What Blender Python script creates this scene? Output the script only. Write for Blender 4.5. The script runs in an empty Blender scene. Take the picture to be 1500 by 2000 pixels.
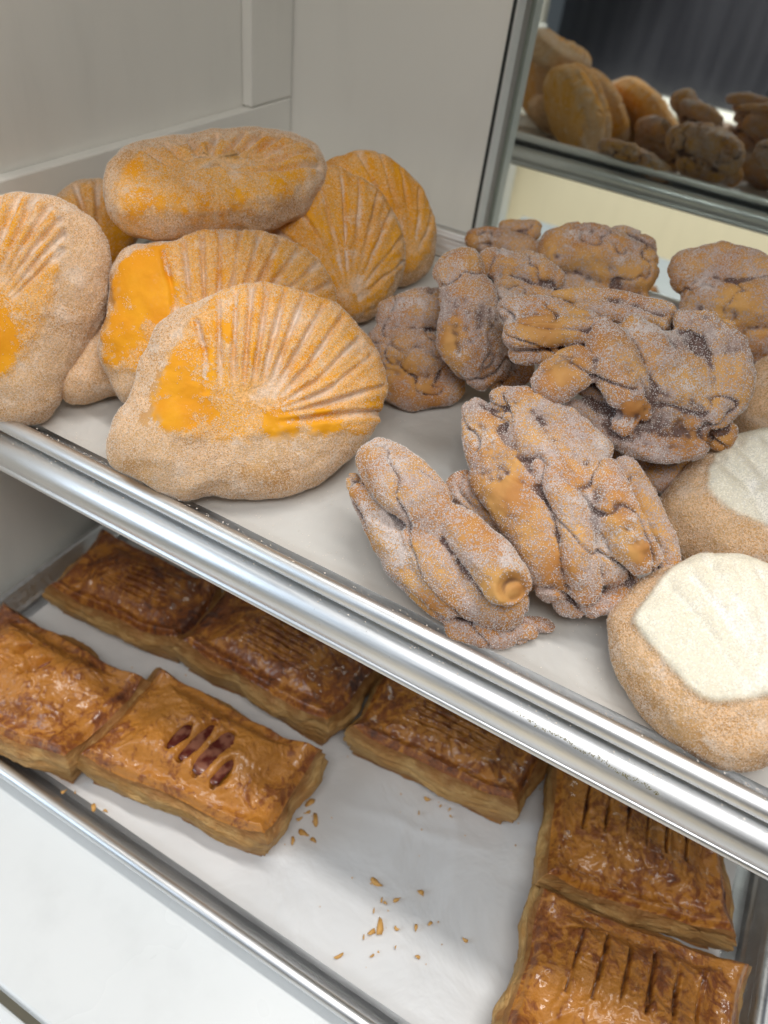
import bpy, math, random
import numpy as np
from mathutils import Matrix, Vector

rng = np.random.default_rng(7)
random.seed(7)
S = bpy.context.scene
COL = S.collection

# ------------------------------------------------------------------ camera
CAMZ = 1.45
YAW, PITCH, ROLL, F = math.radians(24.03), math.radians(41.254), math.radians(8.251), 1488.6


def cam_axes():
    cy, sy, cp, sp, cr, sr = math.cos(YAW), math.sin(YAW), math.cos(PITCH), math.sin(PITCH), math.cos(ROLL), math.sin(ROLL)
    Z = np.array([[cy, -sy, 0], [sy, cy, 0], [0, 0, 1]])
    fw, up, rt = Z @ np.array([0, cp, -sp]), Z @ np.array([0, sp, cp]), Z @ np.array([1., 0, 0])
    return np.array([cr * rt + sr * up, -sr * rt + cr * up, fw])


AX = cam_axes()
EYE = np.array([0, 0, CAMZ])
cd = bpy.data.cameras.new('camera')
cam = bpy.data.objects.new('camera', cd)
COL.objects.link(cam)
m = Matrix.Identity(4)
for i in range(3):
    m[i][0], m[i][1], m[i][2], m[i][3] = AX[0][i], AX[1][i], -AX[2][i], EYE[i]
cam.matrix_world = m
cd.sensor_fit = 'VERTICAL'
cd.sensor_height = 36
cd.sensor_width = 27
cd.lens = F / 2000 * 36
cd.clip_start = 0.01
cd.clip_end = 50
cd.dof.use_dof = True
cd.dof.focus_distance = 0.42
cd.dof.aperture_fstop = 7.0
S.camera = cam

# ------------------------------------------------------------------ light
w = bpy.data.worlds.new('World')
S.world = w
w.use_nodes = True
bg = w.node_tree.nodes['Background']
bg.inputs[0].default_value = (0.80, 0.88, 1.0, 1)
bg.inputs[1].default_value = 0.055


def area(name, loc, target, sx, sy, power, col):
    ld = bpy.data.lights.new(name, 'AREA')
    ld.shape = 'RECTANGLE'
    ld.size, ld.size_y, ld.energy, ld.color = sx, sy, power, col
    o = bpy.data.objects.new(name, ld)
    COL.objects.link(o)
    o.location = loc
    o.rotation_euler = (Vector(target) - Vector(loc)).to_track_quat('-Z', 'Y').to_euler()
    return o


area('ceiling_light', (0.15, 0.36, 2.9), (0.15, 0.33, 1.0), 1.3, 0.14, 11.0, (1.0, 0.97, 0.93))
area('display_lamp', (0.20, -0.28, 2.10), (-0.05, 0.28, 1.12), 0.9, 0.30, 4.3, (1.0, 0.98, 0.95))
sl = bpy.data.lights.new('added_counter_spot', 'SPOT')  # added spot, brightens the counter for the mirror; no known lamp there
sl.energy, sl.color, sl.spot_size, sl.spot_blend, sl.shadow_soft_size = 190, (1.0, 0.95, 0.88), math.radians(58), 0.5, 0.1
so = bpy.data.objects.new('added_counter_spot', sl)
COL.objects.link(so)
so.location = (-0.2, -0.75, 2.5)
so.rotation_euler = (Vector((0.0, -1.5, 0.25)) - so.location).to_track_quat('-Z', 'Y').to_euler()
area('window_light', (-1.5, -1.3, 2.0), (-0.2, 0.3, 1.1), 0.9, 1.2, 10, (0.70, 0.85, 1.0))
S.view_settings.view_transform = 'Standard'
S.view_settings.look = 'None'
S.view_settings.exposure = 0.78
S.view_settings.gamma = 1.0
S.render.engine = 'CYCLES'
S.cycles.max_bounces = 8


# ------------------------------------------------------------------ helpers
def ray(u, v):
    return AX.T @ np.array([(u - 750) / F, -(v - 1000) / F, 1.0])


def on_h(u, v, h):
    r = ray(u, v)
    return EYE + r * (-h / r[2])


def unit(v):
    v = np.asarray(v, float)
    return v / np.linalg.norm(v)


def link(o, parent=None):
    COL.objects.link(o)
    if parent is not None:
        o.parent = parent
    return o


def tag(o, label=None, cat=None, group=None, kind=None):
    if label:
        o['label'] = label
    if cat:
        o['category'] = cat
    if group:
        o['group'] = group
    if kind:
        o['kind'] = kind
    return o


def mesh_obj(name, V, Fc, mat, parent=None, smooth=True, attrs=None, normals=None, origin=None):
    V = np.asarray(V, float)
    if origin is not None:
        V = V - np.asarray(origin)
    me = bpy.data.meshes.new(name)
    me.from_pydata(V.tolist(), [], [list(map(int, f)) for f in Fc])
    if attrs:
        for k, a in attrs.items():
            at = me.attributes.new(k, 'FLOAT', 'POINT')
            at.data.foreach_set('value', np.asarray(a, np.float32))
    if smooth:
        me.polygons.foreach_set('use_smooth', [True] * len(me.polygons))
    me.update()
    if normals is not None:
        me.normals_split_custom_set_from_vertices(np.asarray(normals).tolist())
    me.materials.append(mat)
    o = bpy.data.objects.new(name, me)
    if origin is not None and parent is None:
        o.location = origin
    return link(o, parent)


def empty(name, loc=(0, 0, 0)):
    o = bpy.data.objects.new(name, None)
    o.empty_display_size = 0.02
    o.location = loc
    return link(o)


def box_data(x0, x1, y0, y1, z0, z1, bev=0.0015):
    import bmesh
    bm = bmesh.new()
    bmesh.ops.create_cube(bm, size=1)
    for v in bm.verts:
        v.co = Vector(((x0 + x1) / 2 + v.co.x * (x1 - x0), (y0 + y1) / 2 + v.co.y * (y1 - y0), (z0 + z1) / 2 + v.co.z * (z1 - z0)))
    if bev:
        bmesh.ops.bevel(bm, geom=bm.edges[:], offset=bev, segments=2, affect='EDGES', profile=0.5)
    return bm


def box(name, x0, x1, y0, y1, z0, z1, mat, parent=None, bev=0.0015):
    bm = box_data(x0, x1, y0, y1, z0, z1, bev)
    me = bpy.data.meshes.new(name)
    bm.to_mesh(me)
    bm.free()
    me.materials.append(mat)
    return link(bpy.data.objects.new(name, me), parent)


# vectorised gradient noise
_perm = np.random.default_rng(3).permutation(256)
_perm = np.concatenate([_perm, _perm, _perm])
_grad = np.random.default_rng(4).normal(size=(256, 3))
_grad /= np.linalg.norm(_grad, axis=1)[:, None]


def pn(P):
    P = np.asarray(P, float)
    I = np.floor(P).astype(int)
    f = P - I
    I &= 255
    u = f * f * f * (f * (f * 6 - 15) + 10)
    out = 0
    for dx in (0, 1):
        for dy in (0, 1):
            for dz in (0, 1):
                h = _perm[_perm[_perm[(I[:, 0] + dx) & 255] + ((I[:, 1] + dy) & 255)] + ((I[:, 2] + dz) & 255)]
                g = _grad[h]
                d = (f[:, 0] - dx) * g[:, 0] + (f[:, 1] - dy) * g[:, 1] + (f[:, 2] - dz) * g[:, 2]
                wt = (u[:, 0] if dx else 1 - u[:, 0]) * (u[:, 1] if dy else 1 - u[:, 1]) * (u[:, 2] if dz else 1 - u[:, 2])
                out = out + wt * d
    return out * 1.6


def fbm(P, octv=4, gain=0.5):
    a, s, out = 1.0, 1.0, 0
    for i in range(octv):
        out = out + a * pn(P * s + i * 17.3)
        a *= gain
        s *= 2.03
    return out


def sstep(a, b, x):
    t = np.clip((x - a) / (b - a), 0, 1)
    return t * t * (3 - 2 * t)


def catmull(P, n=12):
    P = np.asarray(P, float)
    N = len(P)
    out = []
    for i in range(N):
        p0, p1, p2, p3 = P[i - 1], P[i], P[(i + 1) % N], P[(i + 2) % N]
        for k in range(n):
            t = k / n
            out.append(0.5 * (2 * p1 + (p2 - p0) * t + (2 * p0 - 5 * p1 + 4 * p2 - p3) * t * t + (3 * p1 - p0 - 3 * p2 + p3) * t ** 3))
    return np.array(out)


def seg_dist(P, a, b):
    d = b - a
    t = np.clip(((P - a) @ d) / (d @ d + 1e-12), 0, 1)
    return np.linalg.norm(P - a - t[:, None] * d, axis=1), t


def poly_sd(P, poly):
    N = len(poly)
    dist = np.full(len(P), 1e9)
    ins = np.zeros(len(P), bool)
    for i in range(N):
        a, b = poly[i], poly[(i + 1) % N]
        d, _ = seg_dist(P, a, b)
        dist = np.minimum(dist, d)
        c = (a[1] > P[:, 1]) != (b[1] > P[:, 1])
        with np.errstate(divide='ignore', invalid='ignore'):
            xx = (b[0] - a[0]) * (P[:, 1] - a[1]) / (b[1] - a[1] + 1e-15) + a[0]
        ins ^= c & (P[:, 0] < xx)
    return np.where(ins, dist, -dist)


def vnormals(V, Fq):
    Fq = np.asarray(Fq)
    if Fq.shape[1] == 4:
        n = np.cross(V[Fq[:, 2]] - V[Fq[:, 0]], V[Fq[:, 3]] - V[Fq[:, 1]])
    else:
        n = np.cross(V[Fq[:, 1]] - V[Fq[:, 0]], V[Fq[:, 2]] - V[Fq[:, 0]])
    N = np.zeros_like(V)
    for k in range(Fq.shape[1]):
        np.add.at(N, Fq[:, k], n)
    return N / (np.linalg.norm(N, axis=1)[:, None] + 1e-15)


def laplace(V, Fq, it=3, lam=0.5):
    Fq = np.asarray(Fq)
    E = np.concatenate([np.stack([Fq[:, k], Fq[:, (k + 1) % Fq.shape[1]]], 1) for k in range(Fq.shape[1])])
    E = np.concatenate([E, E[:, ::-1]])
    cnt = np.bincount(E[:, 0], minlength=len(V)).astype(float)
    for _ in range(it):
        acc = np.stack([np.bincount(E[:, 0], V[E[:, 1], k], minlength=len(V)) for k in range(V.shape[1])], 1)
        V = V + lam * (acc / np.maximum(cnt, 1)[:, None] - V)
    return V


# ------------------------------------------------------------------ node materials
class NT:
    def __init__(s, name):
        s.mat = bpy.data.materials.new(name)
        s.mat.use_nodes = True
        s.t = s.mat.node_tree
        s.b = s.t.nodes['Principled BSDF']

    def n(s, typ, **kw):
        nd = s.t.nodes.new(typ)
        for k, v in kw.items():
            if k.startswith('i_'):
                s.put(nd.inputs[int(k[2:]) if k[2:].isdigit() else k[2:].replace('_', ' ')], v)
            else:
                setattr(nd, k, v)
        return nd

    def put(s, sock, v):
        if isinstance(v, bpy.types.NodeSocket):
            s.t.links.new(v, sock)
        elif isinstance(v, (tuple, list)) and sock.type == 'RGBA' and len(v) == 3:
            sock.default_value = (*v, 1)
        else:
            sock.default_value = v

    def coord(s, scale=(1, 1, 1), rot=(0, 0, 0)):
        tc = s.n('ShaderNodeTexCoord')
        mp = s.n('ShaderNodeMapping')
        s.put(mp.inputs[0], tc.outputs['Object'])
        mp.inputs['Scale'].default_value = scale
        mp.inputs['Rotation'].default_value = rot
        return mp.outputs[0]

    def noise(s, vec, scale, detail=3, rough=0.5, dist=0.0):
        nd = s.n('ShaderNodeTexNoise', i_Vector=vec, i_Scale=scale, i_Detail=detail, i_Roughness=rough, i_Distortion=dist)
        return nd.outputs[0]

    def vor(s, vec, scale, rand=1.0):
        nd = s.n('ShaderNodeTexVoronoi', i_Vector=vec, i_Scale=scale, i_Randomness=rand)
        return nd

    def ramp(s, fac, lo, hi, clo=0.0, chi=1.0):
        nd = s.n('ShaderNodeMapRange', interpolation_type='SMOOTHSTEP')
        for i, v in enumerate((fac, lo, hi, clo, chi)):
            s.put(nd.inputs[i], v)
        return nd.outputs[0]

    def mix(s, fac, a, b, mode='MIX'):
        nd = s.n('ShaderNodeMix', data_type='RGBA', blend_type=mode)
        s.put(nd.inputs[0], fac)
        s.put(nd.inputs[6], a)
        s.put(nd.inputs[7], b)
        return nd.outputs[2]

    def math(s, op, a, b=0.0, clamp=False):
        nd = s.n('ShaderNodeMath', operation=op, use_clamp=clamp)
        s.put(nd.inputs[0], a)
        s.put(nd.inputs[1], b)
        return nd.outputs[0]

    def attr(s, name):
        return s.n('ShaderNodeAttribute', attribute_name=name).outputs['Fac']

    def bump(s, h, dist, strength=1.0, normal=None):
        nd = s.n('ShaderNodeBump', i_Height=h, i_Distance=dist, i_Strength=strength)
        if normal is not None:
            s.put(nd.inputs['Normal'], normal)
        return nd.outputs[0]

    def out(s, **kw):
        for k, v in kw.items():
            s.put(s.b.inputs[k.replace('_', ' ')], v)
        return s.mat


def plain(name, col, rough=0.5, metallic=0.0, **kw):
    t = NT(name)
    t.out(Base_Color=col, Roughness=rough, Metallic=metallic, **kw)
    return t.mat


def sugared(name, dough, dough2, sug, cover=0.75, spread=0.5, top=None, grain=1600.0, darkcav=None, bump=0.00035, patchy=0.3, other=None):
    """Baked dough under a coat of sugar grains. attrs: bare (rubbed off), cav (creases)."""
    t = NT(name)
    c = t.coord()
    big = t.noise(c, 35, 3)
    mid = t.noise(c, 140, 4, 0.6)
    base = t.mix(t.ramp(big, 0.35, 0.65), dough, dough2)
    if other is not None:
        bl = t.attr('blend')
        base = t.mix(bl, base, other[0])
        sug = t.mix(bl, sug, other[1])
    v = t.vor(c, grain)
    sep = t.n('ShaderNodeSeparateColor', i_0=v.outputs['Color'])
    bare = t.attr('bare')
    cov = t.math('ADD', cover, t.math('MULTIPLY', t.math('SUBTRACT', mid, 0.5), spread * 2.2))
    cov = t.math('SUBTRACT', cov, bare)
    cov = t.math('ADD', cov, t.math('MULTIPLY', t.math('SUBTRACT', t.noise(c, 62, 3), 0.5), patchy))
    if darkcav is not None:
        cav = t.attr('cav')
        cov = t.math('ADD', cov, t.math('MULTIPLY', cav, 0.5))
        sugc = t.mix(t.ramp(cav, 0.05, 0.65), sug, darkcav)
        base = t.mix(t.ramp(cav, 0.1, 0.7), base, (0.14, 0.065, 0.035))  # cocoa-dark creases, with crease shade also put into the colour
    else:
        sugc = sug
    sugc = t.mix(t.math('MULTIPLY', t.attr('dust'), 0.75), sugc, (0.90, 0.86, 0.83))
    cov = t.math('ADD', cov, t.math('MULTIPLY', t.attr('dust'), 0.4))
    present = t.ramp(t.math('SUBTRACT', cov, sep.outputs[0]), -0.06, 0.06)
    gl = t.ramp(sep.outputs[1], 0.0, 1.0, 0.80, 1.16)
    sugv = t.mix(1.0, sugc, t.n('ShaderNodeCombineColor', i_0=gl, i_1=gl, i_2=gl).outputs[0], 'MULTIPLY')
    col = t.mix(t.math('MULTIPLY', present, 0.86), base, sugv)
    h = t.math('MULTIPLY', present, t.math('SUBTRACT', 1.0, t.math('MULTIPLY', v.outputs['Distance'], 1.2)))
    nrm = t.bump(mid, 0.0012, 0.5)
    nrm = t.bump(h, bump, 1.0, nrm)
    rough = t.ramp(sep.outputs[2], 0.0, 0.25, 0.35, 0.75)
    t.out(Base_Color=col, Roughness=rough, Normal=nrm)
    t.b.inputs['Specular IOR Level'].default_value = 0.35
    return t.mat


M = {}
Y1, Y2, YS = (0.80, 0.35, 0.008), (0.74, 0.29, 0.006), (0.84, 0.49, 0.205)
D1, D2, DS = (0.62, 0.37, 0.16), (0.52, 0.26, 0.085), (0.80, 0.545, 0.34)
W1, W2, WS = (0.80, 0.73, 0.58), (0.77, 0.70, 0.54), (0.83, 0.77, 0.64)
M['dough'] = sugared('sugared_dough', D1, D2, DS, 0.80, 0.40, other=(Y1, YS), patchy=0.5)
M['yellow'] = sugared('yellow_sugar_paste', Y1, Y2, YS, 0.76, 0.45, other=(D1, DS), patchy=0.5)
M['dough_w'] = sugared('pale_sugared_dough', D1, D2, DS, 0.76, 0.45, other=(W1, WS), patchy=0.5)
M['white'] = sugared('white_sugar_paste', W1, W2, WS, 0.5, 0.3, bump=0.00007, other=(D1, DS))
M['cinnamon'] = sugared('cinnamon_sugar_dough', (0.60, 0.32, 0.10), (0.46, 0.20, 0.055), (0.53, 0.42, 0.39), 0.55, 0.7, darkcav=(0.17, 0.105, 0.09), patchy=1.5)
M['grain'] = plain('sugar_crystal', (0.92, 0.82, 0.72), 0.25)
M['grain_c'] = plain('cinnamon_sugar_crystal', (0.86, 0.80, 0.77), 0.2)


def metal(name):
    t = NT(name)
    c = t.coord((6, 260, 260))
    st = t.noise(c, 1.0, 4, 0.65)
    c2 = t.coord()
    sp = t.noise(c2, 420, 4, 0.7)
    big = t.noise(t.coord((1, 4, 4)), 14, 3)
    pit = t.ramp(sp, 0.66, 0.74)
    col = t.mix(t.ramp(big, 0.3, 0.7), (0.70, 0.71, 0.72), (0.80, 0.81, 0.82))
    col = t.mix(t.math('MULTIPLY', pit, 0.45), col, (0.28, 0.26, 0.24))
    ro = t.math('ADD', t.ramp(st, 0.3, 0.7, 0.34, 0.52), t.math('MULTIPLY', pit, 0.25))
    t.out(Base_Color=col, Roughness=ro, Metallic=1.0, Normal=t.bump(st, 0.00025, 0.5, t.bump(sp, 0.0001, 0.35)))
    return t.mat


M['alu'] = metal('worn_aluminium')


def paper(name, speck, tint):
    t = NT(name)
    c = t.coord()
    n1 = t.noise(c, 14, 4, 0.55, 0.6)
    n2 = t.noise(c, 160, 3)
    col = t.mix(t.ramp(n1, 0.3, 0.7), (*tint,), tuple(min(1, x * 1.08) for x in tint))
    if speck:
        col = t.mix(t.math('MULTIPLY', t.ramp(t.noise(c, 45, 4), 0.5, 0.75), 0.12), col, (0.55, 0.47, 0.40))
    t.out(Base_Color=col, Roughness=0.55, Normal=t.bump(n1, 0.006, 0.6, t.bump(n2, 0.0004, 0.3)))
    return t.mat


M['paper_up'] = paper('sugary_parchment', True, (0.52, 0.505, 0.475))
M['paper_low'] = paper('plain_parchment', False, (0.69, 0.69, 0.69))


def laminate(name, col, rough=0.3):
    t = NT(name)
    c = t.coord()
    n = t.noise(c, 6, 4)
    sm = t.noise(t.coord((1, 1, 0.25)), 22, 4, 0.6)
    d = tuple(x * 0.9 for x in col)
    t.out(Base_Color=t.mix(t.ramp(sm, 0.45, 0.8, 0, 0.6), col, d), Roughness=t.ramp(n, 0.3, 0.7, rough, rough + 0.15))
    return t.mat


M['wall'] = laminate('white_laminate', (0.80, 0.785, 0.73), 0.30)
M['shelf'] = laminate('glossy_white_shelf', (0.80, 0.82, 0.82), 0.22)
M['mirror'] = plain('silvered_glass', (0.70, 0.75, 0.72), 0.02, 1.0)
M['bright'] = laminate('lit_panel_side_white', (0.86, 0.87, 0.84), 0.35)  # whiter than the wall: light caught by the panel side, put into colour
M['edge'] = plain('dark_mirror_edge', (0.02, 0.025, 0.025), 0.4)


def pastry_top():
    t = NT('glazed_pastry_crust')
    c = t.coord()
    wv = t.noise(c, 22, 4, 0.6, 1.2)
    fl = t.noise(c, 130, 6, 0.70, 0.6)
    gold, brown, dark = (0.54, 0.21, 0.028), (0.27, 0.075, 0.011), (0.075, 0.018, 0.008)
    tone = t.attr('tone')
    k = t.math('ADD', t.math('ADD', t.math('MULTIPLY', wv, 0.35), t.math('MULTIPLY', fl, 0.95)), tone)
    col = t.mix(t.ramp(k, 0.54, 0.74), gold, brown)
    col = t.mix(t.ramp(k, 0.72, 0.95), col, dark)
    col = t.mix(t.attr('slit'), col, (0.045, 0.010, 0.006))
    nrm = t.bump(fl, 0.0024, 0.7)
    nrm = t.bump(t.noise(c, 330, 4, 0.65), 0.0011, 0.7, nrm)
    t.out(Base_Color=col, Roughness=t.ramp(fl, 0.3, 0.7, 0.28, 0.55), Normal=nrm)
    t.b.inputs['Coat Weight'].default_value = 0.55
    t.b.inputs['Coat Roughness'].default_value = 0.12
    return t.mat


def pastry_side():
    t = NT('flaky_pastry_layers')
    c = t.coord((1, 1, 7))
    ly = t.noise(c, 90, 5, 0.65, 0.8)
    c2 = t.coord()
    n2 = t.noise(c2, 40, 4)
    col = t.mix(t.ramp(ly, 0.35, 0.68), (0.66, 0.42, 0.165), (0.50, 0.27, 0.08))
    col = t.mix(t.ramp(n2, 0.45, 0.75, 0, 0.6), col, (0.40, 0.17, 0.03))
    lv = t.math('ADD', t.attr('level'), t.math('MULTIPLY', t.math('SUBTRACT', t.noise(c2, 70, 3), 0.5), 0.5))
    bake = t.math('MAXIMUM', t.ramp(lv, 0.22, 0.02), t.ramp(lv, 0.70, 1.0))
    col = t.mix(t.math('MULTIPLY', bake, 0.85), col, (0.30, 0.115, 0.022))
    col = t.mix(t.ramp(t.noise(c2, 24, 3), 0.5, 0.75, 0, 0.55), col, (0.46, 0.20, 0.045))
    t.out(Base_Color=col, Roughness=0.55, Normal=t.bump(ly, 0.0022, 1.0))
    return t.mat


M['crust'] = pastry_top()
M['layers'] = pastry_side()
t_ = NT('dark_fruit_filling')
t_.out(Base_Color=t_.mix(t_.ramp(t_.noise(t_.coord(), 90, 3), 0.4, 0.6), (0.09, 0.015, 0.010), (0.26, 0.10, 0.06)), Roughness=0.18)
M['filling'] = t_.mat
M['flake'] = plain('golden_pastry_flake', (0.66, 0.36, 0.10), 0.5)

# ------------------------------------------------------------------ display cabinet
XL, YB, YM = -0.50, 0.735, 0.768        # left wall face, back panel face, mirror plane
H_LOW = 0.572                           # lower pan floor below the eye
Z_SHELF = CAMZ - H_LOW - 0.004
FRONT_Y = 0.052
TILT = 0.183                            # the upper pans slope down to the front
MLEAN = 0.0                            # the mirror leans a little forward


def z_up(y):                            # floor of the slightly tilted upper pan
    return CAMZ - 0.3225 + TILT * (y - 0.255)


cab = empty('display_cabinet', (0, 0.4, Z_SHELF))
tag(cab, 'white laminate display cabinet with framed left side and shaded back panel', 'cabinet')


def cbox(name, *a, mat='wall', bev=0.0015):
    o = box(name, *a, M[mat], cab, bev)
    o.matrix_parent_inverse = Matrix.Translation(-cab.location)
    return o


cbox('shelf', XL - 0.02, 0.62, FRONT_Y, YM + 0.03, Z_SHELF - 0.02, Z_SHELF, mat='shelf', bev=0.002)
cbox('lower_ledge', XL - 0.02, 0.62, -0.16, FRONT_Y - 0.004, Z_SHELF - 0.045, Z_SHELF - 0.028, mat='shelf', bev=0.002)
zr = CAMZ - 0.2135                     # top of bottom rail
zd = 0.012                             # door panel recess
cbox('side_panel', XL - 0.03, XL - zd, 0.02, YB + 0.02, Z_SHELF + 0.001, CAMZ + 0.62)
cbox('bottom_rail', XL - zd + 0.0005, XL, 0.02, YB - 0.002, Z_SHELF + 0.001, zr)
cbox('stile', XL - zd + 0.0005, XL, 0.665, YB - 0.002, zr + 0.0008, CAMZ + 0.60)
cbox('back_panel', XL - 0.03, -0.273, YB, YM - 0.012, Z_SHELF + 0.001, CAMZ + 0.62)
cbox('back_board', XL - 0.03, 0.66, YM + 0.012, YM + 0.026, Z_SHELF + 0.001, CAMZ + 0.62)
cbox('upper_shelf', XL - zd + 0.001, 0.66, 0.36, YM + 0.011, CAMZ + 0.22, CAMZ + 0.24)
led = cbox('support_ledge', XL + 0.0006, XL + 0.035, 0.26, 0.58, -0.0075, -0.001)
arm = cbox('support_arm', 0.112, 0.128, 0.30, YM - 0.001, -0.012, -0.001)
for v_ in list(led.data.vertices) + list(arm.data.vertices):
    v_.co.z += z_up(v_.co.y) - 0.004
cbox('lit_panel_side', -0.2727, -0.2719, YB + 0.001, YM - 0.013, CAMZ - 0.33, CAMZ + 0.60, mat='bright', bev=0)  # added thin strip, painting light from the right onto the panel side
cbox('edge_seam', -0.2760, -0.2729, YB - 0.0012, YB - 0.0002, CAMZ - 0.33, CAMZ + 0.60, mat='edge', bev=0)
mir = box('mirror', -0.2715, 0.60, 0, 0.005, 0, 0.85, M['mirror'], None, 0)
mir.location = (0, YM, CAMZ - 0.31)
mir.rotation_euler = (math.radians(MLEAN), 0, 0)
tag(mir, 'greenish back mirror reflecting the piled breads', 'mirror')

# shop seen only in the mirror
fl = NT('beige_floor_tile')
fl.out(Base_Color=fl.mix(fl.ramp(fl.noise(fl.coord(), 5, 4), 0.3, 0.7), (0.62, 0.52, 0.36), (0.68, 0.58, 0.42)), Roughness=0.35)
tag(box('floor', -4, 4, -5, 1.2, -0.02, 0, fl.mat, None, 0), kind='structure')
dk = NT('dark_wood')
dk.out(Base_Color=dk.mix(dk.ramp(dk.noise(dk.coord((9, 9, 0.6)), 3, 4), 0.3, 0.7), (0.016, 0.016, 0.022), (0.030, 0.030, 0.038)), Roughness=0.4)
ctr = empty('shop_counter', (0, -1.5, 0))
tag(ctr, 'cream counter with dark panels above, seen only in the mirror', 'counter')
cream = laminate('cream_laminate', (0.80, 0.73, 0.57), 0.4)
for nm, a, mt in (('counter_front', (-2.5, 2.5, -0.3, 0.0, 0.002, 0.84), cream), ('counter_top', (-2.5, 2.5, -0.32, 0.02, 0.842, 0.87), M['wall']),
                  ('dark_panel', (-0.99, -0.225, -0.2, -0.1, 0.872, 2.2), dk.mat), ('dark_panel', (-0.20, 2.2, -0.2, -0.1, 0.872, 2.2), dk.mat), ('white_post', (-1.14, -1.0, 0.03, 0.12, 0.002, 2.2), M['wall'])):
    box(nm, *a, mt, ctr, 0.002)


# ------------------------------------------------------------------ sheet pans
def rrect(x0, x1, y0, y1, r, seg=8):
    P, N = [], []
    for cx, cy, a0 in ((x1 - r, y1 - r, 0), (x0 + r, y1 - r, 90), (x0 + r, y0 + r, 180), (x1 - r, y0 + r, 270)):
        for k in range(seg + 1):
            a = math.radians(a0 + 90 * k / seg)
            P.append((cx + r * math.cos(a), cy + r * math.sin(a)))
            N.append((math.cos(a), math.sin(a)))
    return np.array(P), np.array(N)


def loops(prof, P, N):
    n = len(P)
    V, Fc = [], []
    for o, z in prof:
        V += [(p[0] + q[0] * o, p[1] + q[1] * o, z) for p, q in zip(P, N)]
    for k in range(len(prof) - 1):
        for i in range(n):
            j = (i + 1) % n
            Fc.append((k * n + i, k * n + j, (k + 1) * n + j, (k + 1) * n + i))
    return V, Fc


def arc(cx, cz, rx, rz, a0, a1, n=12):
    return [(cx + rx * math.cos(math.radians(a0 + (a1 - a0) * k / n)), cz + rz * math.sin(math.radians(a0 + (a1 - a0) * k / n))) for k in range(n + 1)]


def sheet_pan(x0, x1, y0, y1, depth, rim, label, tilt=0.0, zref=0.0):
    """x0..y1 bound the pan floor; the walls flare to the rim above."""
    root = empty('sheet_pan', (0, 0, 0))
    P, N = rrect(x0, x1, y0, y1, 0.02)
    body = [(0, 0.0)] + [(0.004, 0.0012)] + [(0.004 + 0.008 * k / 4, 0.0012 + (depth - 0.006) * k / 4) for k in range(1, 5)]
    V, Fc = loops(body, P, N)
    Fc.append(tuple(range(len(P))))
    V2, F2 = loops([(o + 0.0012, z - 0.0015) for o, z in body], P, N)
    n0 = len(V)
    V += V2
    Fc += [tuple(n0 + i for i in f[::-1]) for f in F2]
    Fc.append(tuple(n0 + i for i in range(len(P) - 1, -1, -1)))
    V = np.array(V)
    V3, F3 = loops(rim, P, N)
    V3 = np.array(V3)
    for A in (V, V3):
        A[:, 2] += zref + tilt * (A[:, 1] - 0.255)
    b = mesh_obj('pan_body', V, Fc, M['alu'], root)
    r = mesh_obj('rim', V3, F3, M['alu'], root)
    tag(root, label, 'baking tray')
    return root


dp = 0.0185
bead = [(0.0105, dp - 0.009), (0.0108, dp - 0.004)] + arc(0.0156, dp - 0.0048, 0.0048, 0.0048, 170, -75, 18) + [(0.0150, dp - 0.0098)]
big_rim = [(0.0105, dp - 0.0120), (0.0125, dp - 0.0108)] + arc(0.0172, dp - 0.0215, 0.0100, 0.0108, 115, -38, 16) + arc(0.0244, dp - 0.0302, 0.0024, 0.0024, 60, -120, 8) + [(0.0190, dp - 0.0310)]
UX0, UX1, UY0, UY1 = -0.469, 0.160, 0.266, 0.586
sheet_pan(UX0, UX1, UY0, UY1, dp, bead, 'upper aluminium sheet pan holding the sugared breads', TILT, z_up(0.255) - 0.0008)
sheet_pan(UX0 - 0.001, UX1 + 0.001, UY0 - 0.001, UY1 + 0.001, dp - 0.0145, big_rim, 'aluminium sheet pan with broad worn rim directly beneath the sugared breads pan', TILT, z_up(0.255) - 0.0035)
LX0, LX1, LY0, LY1 = -0.470, 0.178, 0.166, 0.60
sheet_pan(LX0, LX1, LY0, LY1, dp, bead, 'lower aluminium sheet pan holding the glazed puff pastries', 0.0, CAMZ - H_LOW - 0.0008)


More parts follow.
